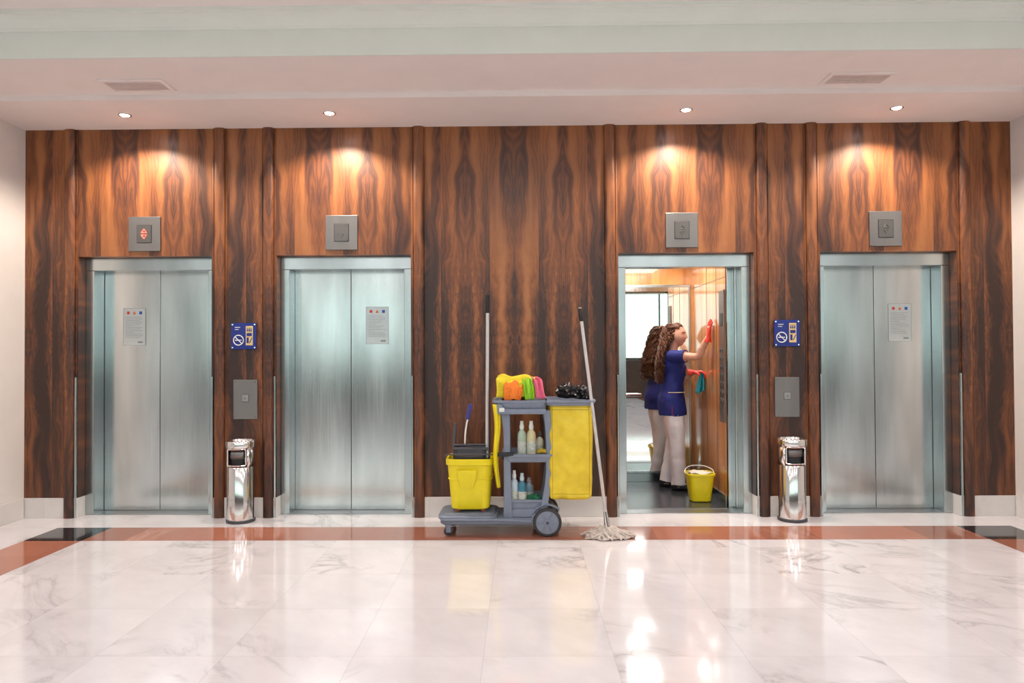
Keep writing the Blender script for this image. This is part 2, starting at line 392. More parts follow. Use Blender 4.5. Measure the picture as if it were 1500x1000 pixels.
for x in(-2.31,2.30):
    z=1.545; E=empty('no_smoking_sign',(x,0,z)); y=-.024
    obj('plaque',[rbox(x-.108,x+.108,-.024,-.016,z-.112,z+.112,.002)],[BLUE],E)
    obj('standoffs',[tube([V((x+a,0,z+b)),V((x+a,-.029,z+b))],.006,1,12) for a in(-.095,.095) for b in(-.098,.098)],[CHROME],E,True)
    cx,cz=x-.045,z-.035
    g=[tube([V((cx+.042*math.cos(a),y,cz+.042*math.sin(a))) for a in [2*math.pi*i/36 for i in range(37)]],.0042,1,8),
       tube([V((cx-.03,y-.001,cz+.03)),V((cx+.03,y-.001,cz-.03))],.0035,1,8),
       rbox(cx-.028,cx+.014,y-.003,y+.001,cz-.004,cz+.004),rbox(cx+.018,cx+.026,y-.003,y+.001,cz-.004,cz+.004)]
    for i in range(2): g.append(rbox(x-.075,x-.03-.012*(i%2),y-.002,y+.001,z+.072-i*.018,z+.077-i*.018))
    obj('no_smoking_pictogram',g,[SW],E)
    obj('info_field',[rbox(x+.018,x+.078,y-.0015,y+.001,z-.078,z+.085,.001)],[CRM],E)
    g=[]
    for i,px in enumerate((x+.032,x+.048,x+.064)):
        g.append(ellipsoid((px,y-.003,z+.068),(.005,0,0),(0,.001,0),(0,0,.005),10)); g.append(rbox(px-.005,px+.005,y-.004,y-.001,z+.038,z+.060,.001))
    g.append(rbox(x+.026,x+.070,y-.004,y-.001,z+.0,z+.026)); g.append(rbox(x+.026,x+.044,y-.004,y-.001,z-.06,z-.012)); g.append(tube([V((x+.05,y-.002,z-.06)),V((x+.072,y-.002,z-.015))],.004,1,6))
    obj('info_pictograms',g,[BLUE],E)
PAPER=plain('frosted_notice',(.56,.61,.62),.35,.6,.02); INK=plain('notice_ink',(.22,.25,.27),.6); RD=plain('icon_red',(.65,.06,.04),.5);ORG=plain('icon_orange',(.7,.2,.06),.5);BL=plain('icon_blue',(.02,.10,.42),.5)
for x in(-3.17-.23,-1.46+.235,3.17+.225):
    z=1.64;E=empty('door_notice',(x,.25,z)); w,h=.10,.165
    obj('sheet',[rbox(x-w,x+w,.2525,.2545,z-h,z+h)],[PAPER],E)
    g=[rbox(x-w,x+w,.2515,.253,z+s*h-.001,z+s*h+.001) for s in(-1,1)]+[rbox(x+s*w-.001,x+s*w+.001,.2515,.253,z-h,z+h) for s in(-1,1)]
    for i in range(13):
        zz=z+.085-i*.015; 
        g.append(rbox(x-.08,x+.08-random.random()*.05-(.06 if i in(5,9) else 0),.2515,.253,zz-.0013,zz+.0013))
    g.append(rbox(x+.03,x+.075,.2515,.253,z-.145,z-.130))
    obj('print',g,[INK],E)
    obj('icon_round',[tube([V((x-.055,.2515,z+.125)),V((x-.055,.253,z+.125))],.014,1,20)],[RD],E)
    obj('icon_flame',[([V((x-.011,.2512,z+.110)),V((x+.011,.2512,z+.110)),V((x+.013,.2512,z+.12)),V((x,.2512,z+.140)),V((x-.013,.2512,z+.12))],[(0,1,2,3,4)])],[ORG],E)
    obj('icon_square',[rbox(x+.043,x+.069,.2513,.253,z+.111,z+.137)],[BL],E)
# ------------------------------------------------------------------ elevator car (open)
CX0,CX1,CY0,CY1,CZ=.66,1.89,.31,1.58,2.36
def make_cabwood():
    m,nt,b=newmat('lacquered_orange_wood'); x,y,z=sep(nt,objc(nt))
    n=noisen(nt,comb(nt,mathn(nt,'MULTIPLY',x,9),mathn(nt,'MULTIPLY',y,9),mathn(nt,'MULTIPLY',z,.8)),1,3,.5,.6)
    n2=noisen(nt,comb(nt,mathn(nt,'MULTIPLY',x,120),mathn(nt,'MULTIPLY',y,120),mathn(nt,'MULTIPLY',z,3)),1,2)
    f=mathn(nt,'MULTIPLY_ADD',mathn(nt,'SUBTRACT',n2,.5),.2,n)
    c=ramp(nt,f,[(.3,(.40,.14,.035)),(.5,(.60,.26,.075)),(.7,(.70,.35,.12))])
    lnk(nt,c,b.inputs['Base Color']); b.inputs['Roughness'].default_value=.3
    b.inputs['Coat Weight'].default_value=1; b.inputs['Coat Roughness'].default_value=.04
    return m
CABW=make_cabwood()
CABF=plain('car_floor_rubber',(.035,.04,.05),.22,0,.2,60)
MIR=plain('mirror',(.90,.93,.92),.015,1,0)
E=empty('elevator_car',(1.3,1.0,0))
obj('car_floor',[rbox(CX0,CX1,CY0,CY1,-.05,.004)],[CABF],E)
obj('car_wall_right',[rbox(CX1,CX1+.05,CY0,CY1,0,CZ)],[CABW],E)
obj('car_wall_left',[rbox(CX0-.05,CX0,CY0,CY1,0,CZ)],[CABW],E)
obj('car_wall_back',[rbox(CX0-.05,CX1+.05,CY1,CY1+.05,0,CZ)],[CABW],E)
obj('car_front_return',[rbox(CX1-.0,CX1+.09,CY0-.018,CY0+.03,0,CZ),rbox(CX0-.05,.955,CY0-.018,CY0+.03,0,CZ),rbox(CX0-.05,CX1+.09,CY0-.018,CY0+.03,2.14,CZ)],[STEELF],E)
obj('car_ceiling',[rbox(CX0-.05,CX1+.05,CY0,CY1+.05,CZ,CZ+.05)],[WHITE],E)
obj('mirror_panel',[rbox(CX0+.02,CX1-.035,CY1-.012,CY1,.12,2.08)],[MIR],E)
obj('mirror_frame',[rbox(CX0+.01,CX1-.02,CY1-.018,CY1,2.08,2.11,.003),rbox(CX1-.04,CX1-.022,CY1-.018,CY1,.10,2.08,.003),rbox(CX0+.01,CX1-.02,CY1-.018,CY1,.09,.12,.003)],[STEELF],E)
obj('car_skirting',[rbox(CX1-.012,CX1,CY0+.03,CY1,.004,.10,.002),rbox(CX0,CX1,CY1-.012,CY1,.004,.09,.002)],[STEELF],E)
obj('panel_joints',[rbox(CX1-.002,CX1,.98,.986,.10,CZ),rbox(CX1-.002,CX1,.64,.646,.10,CZ),rbox(CX1-.002,CX1,CY0+.03,CY1,2.06,2.066)],[DK],E)
obj('handrail',[tube([V((CX0+.08,CY1-.07,.93)),V((1.30,CY1-.07,.93)),V((1.33,CY1-.05,.93)),V((1.335,CY1-.01,.93))],.016,1,12),tube([V((.85,CY1-.07,.93)),V((.85,CY1-.01,.93))],.008,1,8)],[CHROME],E,True)
obj('operating_panel',[rbox(CX1-.012,CX1,.36,.52,.75,1.95,.003)],[PLATE],E)
g=[]
for i in range(7):
    for yy in(.40,.47):
        g.append(tube([V((CX1-.012,yy,.95+i*.075)),V((CX1-.020,yy,.95+i*.075))],.018,1,16))
obj('car_buttons',g,[DK],E); obj('car_display',[rbox(CX1-.015,CX1-.010,.39,.48,1.62,1.74)],[BLACK],E)
obj('car_lamp_diffuser',[rbox(.95,1.65,.6,1.3,CZ-.015,CZ-.001)],[plain('car_lamp',(1,.95,.90),.5,0,0,1,0,15)],E)
# ------------------------------------------------------------------ ashtray bins
for x in(-2.29,2.285):
    y=-.135;E=empty('ashtray_bin',(x,y,0))
    obj('base_ring',[lathe(x,y,[(.112,0),(.117,.003),(.117,.022),(.112,.026)])],[DGREY],E,True)
    obj('body',[lathe(x,y,[(.109,.026),(.109,.030),(.109,.452),(.104,.460),(.05,.461)])],[CHROME],E,True)
    obj('neck',[lathe(x,y,[(.085,.46),(.085,.615)])],[BLACK],E,True)
    a0=math.radians(-128);a1=math.radians(-52)
    def shell(b0,b1,z0,z1,r):
        return sheet(lambda u,v:(x+r*math.cos(lerp(b0,b1,u)),y+r*math.sin(lerp(b0,b1,u)),lerp(z0,z1,v)),24,2)
    obj('side_shells',[shell(math.radians(-42),math.radians(222),.46,.62,.109)],[CHROME],E,'sheet',solid=.003)
    R=.113; pts=[]
    for (aa,zz) in[(-128,.475),(-52,.475),(-48,.485),(-48,.60),(-52,.61),(-128,.61),(-132,.60),(-132,.485),(-128,.475)]:
        pts.append((aa,zz))
    P=[]
    for i in range(len(pts)-1):
        for t in range(6):
            aa=math.radians(lerp(pts[i][0],pts[i+1][0],t/6));zz=lerp(pts[i][1],pts[i+1][1],t/6); P.append(V((x+R*math.cos(aa),y+R*math.sin(aa),zz)))
    P.append(P[0])
    obj('mouth_frame',[tube(P,.007,1,8)],[CHROME],E,True)
    obj('flap',[sheet(lambda u,v:(x+.095*math.cos(lerp(a0,a1,u)),y+.095*math.sin(lerp(a0,a1,u)),lerp(.53,.595,v)),12,2)],[PLATE],E,'sheet',solid=.002)
    obj('ashtray_top',[lathe(x,y,[(.10,.615),(.118,.618),(.120,.630),(.120,.668),(.117,.672),(.108,.672),(.104,.655),(.02,.650)])],[CHROME],E,True)
# ------------------------------------------------------------------ cleaning cart
CT=empty('janitor_cart',(0,-.43,0))
YF,YR=-.64,-.24
def plat(x0,x1,y0,y1,z0,z1,n=8,b=.01):
    cx,cy=(x0+x1)/2,(y0+y1)/2;rx,ry=(x1-x0)/2,(y1-y0)/2
    return ztube([(cx,cy,z0,rx-b,ry-b),(cx,cy,z0+b,rx,ry),(cx,cy,z1-b,rx,ry),(cx,cy,z1,rx-b,ry-b)],48,n)
obj('base_platform',[plat(-.575,.20,YF,YR,.085,.135,9),plat(-.59,-.13,YF-.01,YR+.01,.12,.155,7),plat(-.555,-.15,YF+.03,YR-.03,.150,.165,7)],[GREY],CT,True)
obj('bumper',[tube([V((-.56,YF-.012,.128)),V((-.1,YF-.014,.128)),V((.12,YF-.012,.115))],.009,1,8)],[GREY],CT,True)
obj('rear_deck',[plat(-.06,.30,YF+.03,YR-.0,.13,.20,7),rbox(.12,.26,YF+.02,YR,.085,.17,.015)],[GREY],CT,True)
TYRE=plain('rubber_tyre',(.035,.035,.04),.6)
for yy,s in((YF-.005,-1),(YR+.035,1)):
    xw,zw,r=.245,.108,.108
    pr=[(r-.022,-.018),(r-.006,-.017),(r,-.010),(r,.010),(r-.006,.017),(r-.022,.018)]
    def ringy(pr):
        return loft([((xw,yy+q,zw),(rr,0,0),(0,0,rr)) for rr,q in pr],40)
    obj('wheel_tyre',[ringy(pr)],[TYRE],CT,True)
    obj('wheel_rim',[ringy([(.086,-.0185),(.080,-.021),(.074,-.019),(.060,-.014),(.030,-.014),(.026,-.024),(.012,-.026)])],[GREY],CT,True)
    g=[]
    for i in range(6):
        a=i*math.pi/3
        g.append(tube([V((xw+.026*math.cos(a),yy-.019,zw+.026*math.sin(a))),V((xw+.076*math.cos(a),yy-.019,zw+.076*math.sin(a)))],.007,1,8))
    obj('wheel_spokes',g,[GREY],CT,True)
    obj('wheel_hub',[loft([((xw,yy-.028,zw),(.012,0,0),(0,0,.012)),((xw,yy-.01,zw),(.014,0,0),(0,0,.014))],16)],[DGREY],CT,True)
obj('axle',[tube([V((.245,YF,.108)),V((.245,YR+.03,.108))],.010,1,10)],[CHROME],CT,True)
obj('wheel_fender',[sheet(lambda u,v:(.245+.125*math.cos(lerp(2.7,.75,u)),lerp(YF+.02,YF+.08,v),.108+.125*math.sin(lerp(2.7,.75,u))),16,2)],[GREY],CT,'sheet',solid=.012)
for xx,yy in((-.51,YF+.04),(-.51,YR-.05)):
    obj('caster_wheel',[loft([((xx,yy-.013,.034),(.03,0,0),(0,0,.03)),((xx,yy-.010,.034),(.034,0,0),(0,0,.034)),((xx,yy+.010,.034),(.034,0,0),(0,0,.034)),((xx,yy+.013,.034),(.03,0,0),(0,0,.03))],24)],[DGREY],CT,True)
    obj('caster_fork',[rbox(xx-.014,xx+.02,yy-.022,yy-.016,.025,.075,.002),rbox(xx-.014,xx+.02,yy+.016,yy+.022,.025,.075,.002),rbox(xx-.025,xx+.025,yy-.024,yy+.024,.07,.088,.003)],[GREY],CT)
def post(pts,w,d,seg=1):
    rows=catmull([tuple(p) for p in pts],4)
    return loft([((p[0],p[1],p[2]),(w*p[3],0,0),(0,d,0)) for p in rows],20,5)
for yy in(YF+.045,YR-.02):
    obj('upright_left',[post([(-.055,yy,.13,1.35),(-.055,yy,.25,1.15),(-.058,yy,.55,1),(-.060,yy,.80,1),(-.075,yy,.95,1.5)],.027,.018)],[GREY],CT,True)
    obj('upright_right',[post([(.20,yy,.14,1.5),(.235,yy,.28,1.1),(.262,yy,.50,1),(.258,yy,.80,1),(.245,yy,.95,1.3)],.024,.018)],[GREY],CT,True)
cx,cy=.045,(YF+YR)/2
def hollow(cx,cy,rx,ry,z0,z1,t=.012,n=8,tp=.0):
    return ztube([(cx,cy,z0,rx-tp-.01,ry-tp-.01),(cx,cy,z0+.008,rx-tp,ry-tp),(cx,cy,z1-.02,rx,ry),(cx,cy,z1-.018,rx+.010,ry+.010),(cx,cy,z1,rx+.010,ry+.010),(cx,cy,z1,rx-t,ry-t),(cx,cy,z0+.02,rx-tp-t,ry-tp-t)],48,n)
obj('top_tray',[hollow(.045,cy,.205,.205,.945,1.03,tp=.012),hollow(.42,cy,.185,.205,.985,1.03,tp=.004)],[GREY],CT,True)
obj('handle_frame',[tube([V((.25,YF-.005,1.02)),V((.56,YF-.005,1.02)),V((.605,YF+.02,1.02)),V((.615,cy,1.02)),V((.605,YR-.02,1.02)),V((.56,YR+.005,1.02)),V((.25,YR+.005,1.02))],.013,3,10)],[GREY],CT,True)
obj('tray_bracket',[rbox(-.14,.24,YF-.012,YF+.01,.925,.965,.006),rbox(-.14,-.09,YF-.016,YF+.0,.93,1.0,.006)],[GREY],CT,True)
obj('tray_label',[rbox(-.115,-.075,YF-.019,YF-.014,.945,.975,.002)],[WHITE],CT)
obj('middle_shelf',[hollow(.10,cy,.19,.19,.555,.62,tp=.01)],[GREY],CT,True)
obj('bottom_bin',[hollow(.085,cy+.01,.155,.17,.19,.27,tp=.01)],[GREY],CT,True)
def bagf2():
    rows=catmull([(1.0,.158,.165),(.97,.160,.165),(.90,.163,.17),(.75,.168,.18),(.6,.165,.182),(.45,.166,.18),(.34,.165,.175),(.285,.158,.165),(.265,.13,.13)],4)
    fine=[]
    for r0,r1 in zip(rows[:-1],rows[1:]):
        fine.append(r0); fine.append(tuple((a+b)/2 for a,b in zip(r0,r1)))
    fine.append(rows[-1])
    vs=[];fs=[]
    def rr(hx,hy,rad=.035):
        out=[]
        cs=[(hx-rad,-hy+rad,-90),(hx-rad,hy-rad,0),(-hx+rad,hy-rad,90),(-hx+rad,-hy+rad,180)]
        for (a,b,st) in cs:
            for q in range(5):
                an=math.radians(st+q*22.5); out.append((a+rad*math.cos(an),b+rad*math.sin(an)))
        full=[]
        for i in range(len(out)):
            p=out[i];q=out[(i+1)%len(out)]
            m=14 if i%5==4 else 1
            for t in range(m): full.append((lerp(p[0],q[0],t/m),lerp(p[1],q[1],t/m)))
        return full
    for r in fine:
        for (a,b) in rr(r[1],r[2]): vs.append(V((.428+a,cy-.005+b,r[0])))
    N=len(rr(.1,.1)); m=len(fine)
    for i in range(m-1):
        for k in range(N):
            k2=(k+1)%N; fs.append((i*N+k,i*N+k2,(i+1)*N+k2,(i+1)*N+k))
    fs.append(tuple(range(N-1,-1,-1)));fs.append(tuple((m-1)*N+k for k in range(N)))
    for v in vs:
        amp=min(1,(1.0-v.z)*8)
        k=noise.noise(V((v.x*8,v.y*5,v.z*2.0)))*.022+noise.noise(V((v.x*14+v.z*10,v.y*3,v.z*9-v.x*8)))*.020
        v.y+=k*amp; v.x+=noise.noise(V((v.y*4,v.z*2.2,3)))*.006*amp
    return vs,fs
obj('waste_bag',[bagf2()],[YELF],CT,True)
def flap(u,v):
    z=lerp(1.0,.37,u); 
    return (-.142+.05*(v-.5)*(1-.45*u)+.010*math.sin(u*7)+.012*u, lerp(YF-.02,YF+.02,abs(v-.5)*2)+.006*math.sin(v*9+u*8),z)
obj('hanging_yellow_liner',[sheet(flap,24,10)],[YEL],CT,'sheet',solid=.004)
obj('black_strap',[rbox(-.135,.0,YF-.0,YF+.03,.60,.635,.01),rbox(-.10,.02,YF+.03,YF+.07,.57,.60,.01)],[BLACK],CT,True)
MBK=empty('mop_bucket',(-.35,cy,.165)); bx=-.345
obj('bucket_body',[ztube([(bx,cy,.19,.135,.13),(bx,cy,.20,.148,.14),(bx,cy,.38,.163,.158),(bx,cy,.53,.176,.172),(bx,cy,.535,.188,.184),(bx,cy,.575,.190,.186),(bx,cy,.58,.186,.182),(bx,cy,.58,.172,.168),(bx,cy,.30,.15,.145)],56,5.5)],[YEL],MBK,True)
obj('bucket_rib',[ztube([(bx,cy,.42,.171,.164),(bx,cy,.425,.174,.168),(bx,cy,.43,.171,.166)],56,5.5)],[YEL],MBK,True)
obj('bucket_spout',[loft([((bx-.02,cy-.16,.36),(.05,0,0),(0,.008,0)),((bx-.02,cy-.178,.44),(.07,0,0),(0,.012,0)),((bx-.02,cy-.19,.50),(.08,0,0),(0,.010,0))],20,3)],[YEL],MBK,True)
for a in(-.10,.10):
    for b in(-.10,.10):
        obj('bucket_caster',[loft([((bx+a,cy+b-.01,.187),(.02,0,0),(0,0,.02)),((bx+a,cy+b+.01,.187),(.02,0,0),(0,0,.02))],16)],[plain('caster_red',(.35,.08,.05),.5)],MBK,True)
wx0,wx1=-.465,-.215
obj('wringer_basket',[ztube([(-.34,cy-.03,.44,.09,.07),(-.34,cy-.03,.575,.125,.12),(-.34,cy-.03,.66,.128,.125),(-.34,cy-.03,.665,.120,.118),(-.34,cy-.03,.50,.09,.07)],40,5)],[DGREY],MBK,True)
for xx,t in((wx0-.005,-1),(wx1+.012,1)):
    obj('wringer_side',[loft([((xx,cy-.06,.54),(.010,0,0),(0,.04,0)),((xx,cy-.06,.66),(.012,0,0),(0,.036,0)),((xx-.004*t,cy-.06,.78),(.012,0,0),(0,.022,0)),((xx-.006*t,cy-.06,.845),(.009,0,0),(0,.012,0))],16,4)],[DGREY],MBK,True)
obj('wringer_bar',[tube([V((wx0,cy-.14,.655)),V((wx1+.01,cy-.14,.655))],.013,1,10),tube([V((wx0,cy-.10,.68)),V((wx1+.01,cy-.10,.68))],.010,1,10)],[DGREY],MBK,True)
obj('wringer_lever',[tube([V((-.385,cy-.10,.67)),V((-.377,cy-.13,.80)),V((-.35,cy-.15,.93))],.009,3,10)],[CHROME],MBK,True)
obj('lever_grip',[tube([V((-.362,cy-.14,.885)),V((-.352,cy-.15,.93)),V((-.335,cy-.16,1.0))],[.015,.017,.016],3,12)],[plain('violet_grip',(.05,.05,.25),.4)],MBK,True)
obj('bucket_bail',[tube([V((bx-.19,cy,.55)),V((bx-.19,cy-.12,.60)),V((bx-.14,cy-.185,.62)),V((bx+.14,cy-.185,.62)),V((bx+.19,cy-.12,.60)),V((bx+.19,cy,.55))],.006,4,8)],[DGREY],MBK,True)
PL=plain('painted_pole',(.66,.62,.62),.3,.3)
P1=empty('mop_pole',(-.2,cy,.6))
obj('shaft',[tube([V((-.215,cy-.10,.585)),V((-.205,cy-.10,1.74))],.0125,1,12)],[PL],P1,True)
obj('grip',[tube([V((-.2055,cy-.10,1.70)),V((-.205,cy-.10,1.74)),V((-.2045,cy-.10,1.80)),V((-.204,cy-.10,1.838)),V((-.204,cy-.10,1.842))],[.0135,.0165,.0165,.016,.010],1,14)],[BLACK],P1,True)
P2=empty('floor_mop',(.7,-.68,0))
top=V((.505,-.60,1.735)); bot=V((.690,-.70,.10))
dv=(top-bot)
obj('shaft',[tube([bot,top],.0125,1,12)],[PL],P2,True)
obj('grip',[tube([bot+dv*.935,bot+dv*.95,bot+dv*.99,bot+dv*1.0],[.0135,.0165,.0165,.010],1,12)],[BLACK],P2,True)
obj('socket',[tube([bot+V((.004,0,-.02)),bot,bot+dv*.06],[.024,.022,.015],1,12)],[CHROME],P2,True)
MOPW=plain('mop_cotton',(.66,.58,.53),.9,0,.16,60)
g=[]
for i in range(340):
    a=random.uniform(0,2*math.pi); L=random.uniform(.09,.225)
    ex=bot.x+L*math.cos(a)*.95+.01; ey=bot.y+.05+L*.65*math.sin(a)
    mz=random.uniform(.03,.085); q=random.uniform(-.03,.03)
    p=[V((bot.x+random.uniform(-.02,.02),bot.y+random.uniform(-.018,.018),.085)),
       V((lerp(bot.x,ex,.3)+q*.6,lerp(bot.y,ey,.3),mz)),
       V((lerp(bot.x,ex,.65)-q,lerp(bot.y,ey,.65)+q*.5,random.uniform(.010,.045))),
       V((ex+q*.5,ey,random.uniform(.007,.02)))]
    g.append(tube(p,[.006,.0075,.007,.006],3,6))
obj('mop_strands',g,[MOPW],P2,True)
CL=empty('cleaning_cloths',(.05,cy,1.03))
def drape(x0,x1,zt,zf,yf,yb,zb,ph,amp=.008,skew=0):
    pts=catmull([(yf-.01,zf),(yf-.005,lerp(zf,zt,.6)),(yf+.02,zt-.01),(lerp(yf,yb,.5),zt+.004),(yb-.02,zt-.012),(yb,zb)],4)
    def f(u,v):
        i=min(int(u*(len(pts)-1)),len(pts)-2); t=u*(len(pts)-1)-i
        y=lerp(pts[i][0],pts[i+1][0],t); z=lerp(pts[i][1],pts[i+1][1],t)
        w=math.sin(v*11+ph)*amp+noise.noise(V((v*4+ph,u*5,ph)))*amp*1.8
        return (lerp(x0,x1,v)+skew*(u-.5)+noise.noise(V((u*4,ph,v)))*.01, y-w*(1-u*.5), z+w*.8)
    return sheet(f,28,24)
def cmat(n,c): return plain(n,c,.9,0,.12,80,.2)
obj('yellow_cloth',[drape(-.13,.165,1.205,1.045,-.59,-.40,1.05,.3,.010,.02)],[cmat('cloth_yellow',(.75,.62,.03))],CL,'sheet',solid=.005)
obj('orange_cloth',[drape(-.065,.065,1.17,1.03,-.625,-.48,1.15,1.7,.009,.03)],[cmat('cloth_orange',(.85,.22,.03))],CL,'sheet',solid=.006)
obj('green_cloth',[drape(.065,.135,1.19,1.035,-.62,-.48,1.15,2.9,.010,-.03)],[cmat('cloth_green',(.30,.62,.03))],CL,'sheet',solid=.006)
obj('pink_cloth',[drape(.125,.19,1.19,1.04,-.61,-.45,1.10,4.4,.009,-.10)],[cmat('cloth_pink',(.80,.16,.27))],CL,'sheet',solid=.006)
obj('folded_dark_cloth',[rbox(-.10,.10,-.56,-.44,1.0,1.13,.03,3)],[cmat('cloth_brown',(.20,.07,.03))],CL,True)
def crump(c,r,ph,seg=40):
    def f(n):
        k=1+noise.noise(n*2.2+V((ph,0,0)))*.45+noise.noise(n*6+V((ph,0,0)))*.22
        return (n.x*k,n.y*k,n.z*k if n.z>0 else n.z*.6)
    return ellipsoid(c,(r[0],0,0),(0,r[1],0),(0,0,r[2]),seg,f)
obj('black_bin_liners',[crump((.41,-.50,1.075),(.085,.09,.068),1.3),crump((.52,-.49,1.065),(.07,.09,.065),4.1),crump((.56,-.54,1.05),(.04,.05,.04),7.7)],[plain('black_film',(.01,.01,.012),.28)],empty('bin_liners',(.45,-.5,1.03)),True)
def bottle(x,y,z0,h,r,mb,mc,parent,pump=True):
    k=h
    obj('bottle_body',[lathe(x,y,[(r*.85,z0),(r,z0+.006),(r,z0+k*.60),(r*.9,z0+k*.68),(r*.45,z0+k*.76),(r*.40,z0+k*.80)],24)],[mb],parent,True)
    obj('bottle_cap',[lathe(x,y,[(r*.5,z0+k*.78),(r*.52,z0+k*.88),(r*.40,z0+k*.90),(r*.38,z0+k),(r*.1,z0+k*1.002)],20)],[mc],parent,True)
    obj('bottle_label',[lathe(x,y,[(r*1.01,z0+k*.15),(r*1.012,z0+k*.45)],24)],[LBL],parent,True)
LBL=plain('bottle_label_print',(.55,.58,.52),.5,0,.25,60)
for (x,y,z0,h,r,c,cc) in[(.055,-.55,.58,.285,.034,(.38,.50,.38),(.75,.8,.72)),(.128,-.55,.58,.285,.036,(.66,.60,.36),(.8,.8,.75)),(.195,-.48,.58,.20,.03,(.75,.74,.65),(.1,.1,.1)),
    (-.005,-.55,.215,.27,.032,(.50,.58,.66),(.75,.75,.75)),(.055,-.56,.215,.25,.034,(.05,.20,.28),(.5,.6,.65)),(.11,-.45,.215,.20,.035,(.22,.34,.42),(.3,.3,.35))]:
    E=empty('cleaner_bottle',(x,y,z0)); bottle(x,y,z0,h,r,plain('bottle_col',c,.3),plain('cap_col',cc,.35),E)
obj('yellow_duster',[crump((.22,-.56,.63),(.05,.04,.02),9)],[cmat('cloth_y2',(.7,.5,.04))],CT,True)
obj('green_scouring_cloth',[crump((.15,-.55,.265),(.06,.05,.03),5)],[cmat('cloth_green_dark',(.02,.16,.08))],CT,True)
# ------------------------------------------------------------------ small bucket in car
SB=empty('yellow_bucket',(1.715,.62,0)); x,y=1.715,.62
obj('body',[ztube([(x,y,.006,.085,.08),(x,y,.012,.092,.088),(x,y,.24,.122,.112),(x,y,.243,.132,.122),(x,y,.262,.134,.124),(x,y,.266,.130,.12),(x,y,.262,.120,.110),(x,y,.03,.086,.082)],48,4)],[YEL],SB,True)
obj('handle',[tube([V((x-.130,y,.25)),V((x-.128,y+.03,.285)),V((x-.06,y+.10,.31)),V((x+.06,y+.10,.31)),V((x+.128,y+.03,.285)),V((x+.130,y,.25))],.0045,5,8)],[WHITE],SB,True)
obj('cloth_on_rim',[sheet(lambda u,v:(x-.10+.19*u,y-.09+.17*v,.262+.012*math.sin(u*8+v*5)+.006*math.sin(v*13)),14,14)],[cmat('cloth_white',(.75,.72,.65))],SB,'sheet',solid=.006)
# ------------------------------------------------------------------ woman
W=empty('cleaning_woman',(1.60,1.2,0))
SKIN,nt,b=newmat('skin'); o=objc(nt); nz=noisen(nt,o,30,3)
lnk(nt,ramp(nt,nz,[(.3,(.55,.29,.20)),(.7,(.64,.36,.26))]),b.inputs['Base Color']); b.inputs['Roughness'].default_value=.5
b.inputs['Subsurface Weight'].default_value=.1; b.inputs['Subsurface Radius'].default_value=(.01,.004,.002)
TUN=plain('navy_tunic_fabric',(.005,.016,.17),.75,0,.2,14,.5)
PAN=plain('pale_trouser_fabric',(.80,.79,.86),.8,0,.05,9,.5)
SHO=plain('dark_shoe',(.015,.015,.02),.4); GLO=plain('red_rubber_glove',(.72,.05,.03),.35)
ang=math.radians(-12); Fd=V((math.cos(ang),math.sin(ang),0)); Rd=V((Fd.y,-Fd.x,0)); U=V((0,0,1))
O=V((1.60,1.20,0))
def wp(f,r,z): return O+Fd*f+Rd*r+U*z
parts=[]
def torso(rows,tag,seg=64,n=2.2,sub=8):
    rows=catmull(rows,sub)
    g=loft([(wp(r[1],r[2],r[0]),Fd*r[3],Rd*r[4]) for r in rows],seg,n); parts.append((g[0],g[1],tag))
torso([(.755,-.008,0,.137,.190),(.80,-.010,0,.139,.189),(.90,-.018,0,.137,.180),(1.0,-.010,0,.115,.160),(1.09,.002,0,.104,.143),(1.18,.012,0,.113,.150),(1.26,.010,0,.114,.162),(1.33,-.004,0,.098,.164),(1.375,-.008,0,.076,.138),(1.405,-.008,0,.056,.085)],1)
parts.append((*ellipsoid(wp(.070,.062,1.225),Fd*.062,Rd*.062,U*.062,20),1)); parts.append((*ellipsoid(wp(.070,-.062,1.225),Fd*.062,Rd*.062,U*.062,20),1))
parts.append((*tube([wp(-.01,0,1.34),wp(.0,0,1.41),wp(.022,0,1.49)],[.060,.048,.048],5,24),0))
RS=wp(.0,.150,1.345); RE=V((1.765,.835,1.345)); RW=V((1.842,.745,1.535))
LS=wp(.0,-.150,1.345); LE=V((1.70,1.27,1.10)); LW=V((1.785,1.10,1.185))
def arm(S,El,Wr):
    parts.append((*tube([S,S.lerp(El,.5),El,El.lerp(Wr,.35),El.lerp(Wr,.8),Wr],[.047,.042,.036,.037,.027,.024],5,20),0))
    inn=S+(O+U*1.33-S).normalized()*.06; inn.z=1.33
    parts.append((*tube([inn,S,S.lerp(El,.25),S.lerp(El,.52)],[.060,.064,.060,.064],5,24),1))
arm(RS,RE,RW); arm(LS,LE,LW)
def leg(r,f0,knee,f1,rr=0):
    H=wp(-.012,r*.082,.87);K=wp(knee,r*.088,.49);A=wp(f1,r*.085,.062)
    parts.append((*tube([H,H.lerp(K,.35),H.lerp(K,.7),K,K.lerp(A,.4),K.lerp(A,.8),A],[.085,.100,.092,.078,.074,.070,.074],8,32),2))
    parts.append((*tube([wp(f1,r*.087,.16),wp(f1,r*.087,.04)],[.036,.034],2,20),0))
    rows=[(-.075,.030,.022,.030),(-.05,.038,.032,.045),(.0,.042,.036,.052),(.06,.034,.038,.038),(.11,.026,.044,.028),(.155,.020,.038,.021),(.185,.016,.022,.013)]
    rows=catmull(rows,4); side=Rd; 
    g=loft([(wp(f1+q[0],r*.09,q[1]*.95+.006),side*q[2],U*q[3]*.85) for q in rows],20,2.4)
    for v in g[0]: v.z=max(v.z,.006)
    parts.append((*g,3))
leg(1,0,.035,.045); leg(-1,0,.0,-.075)
ha=math.radians(-38); HD=V((math.cos(ha),math.sin(ha),0.02)).normalized(); HS=V((HD.y,-HD.x,0)).normalized(); HU=HS.cross(HD).normalized()
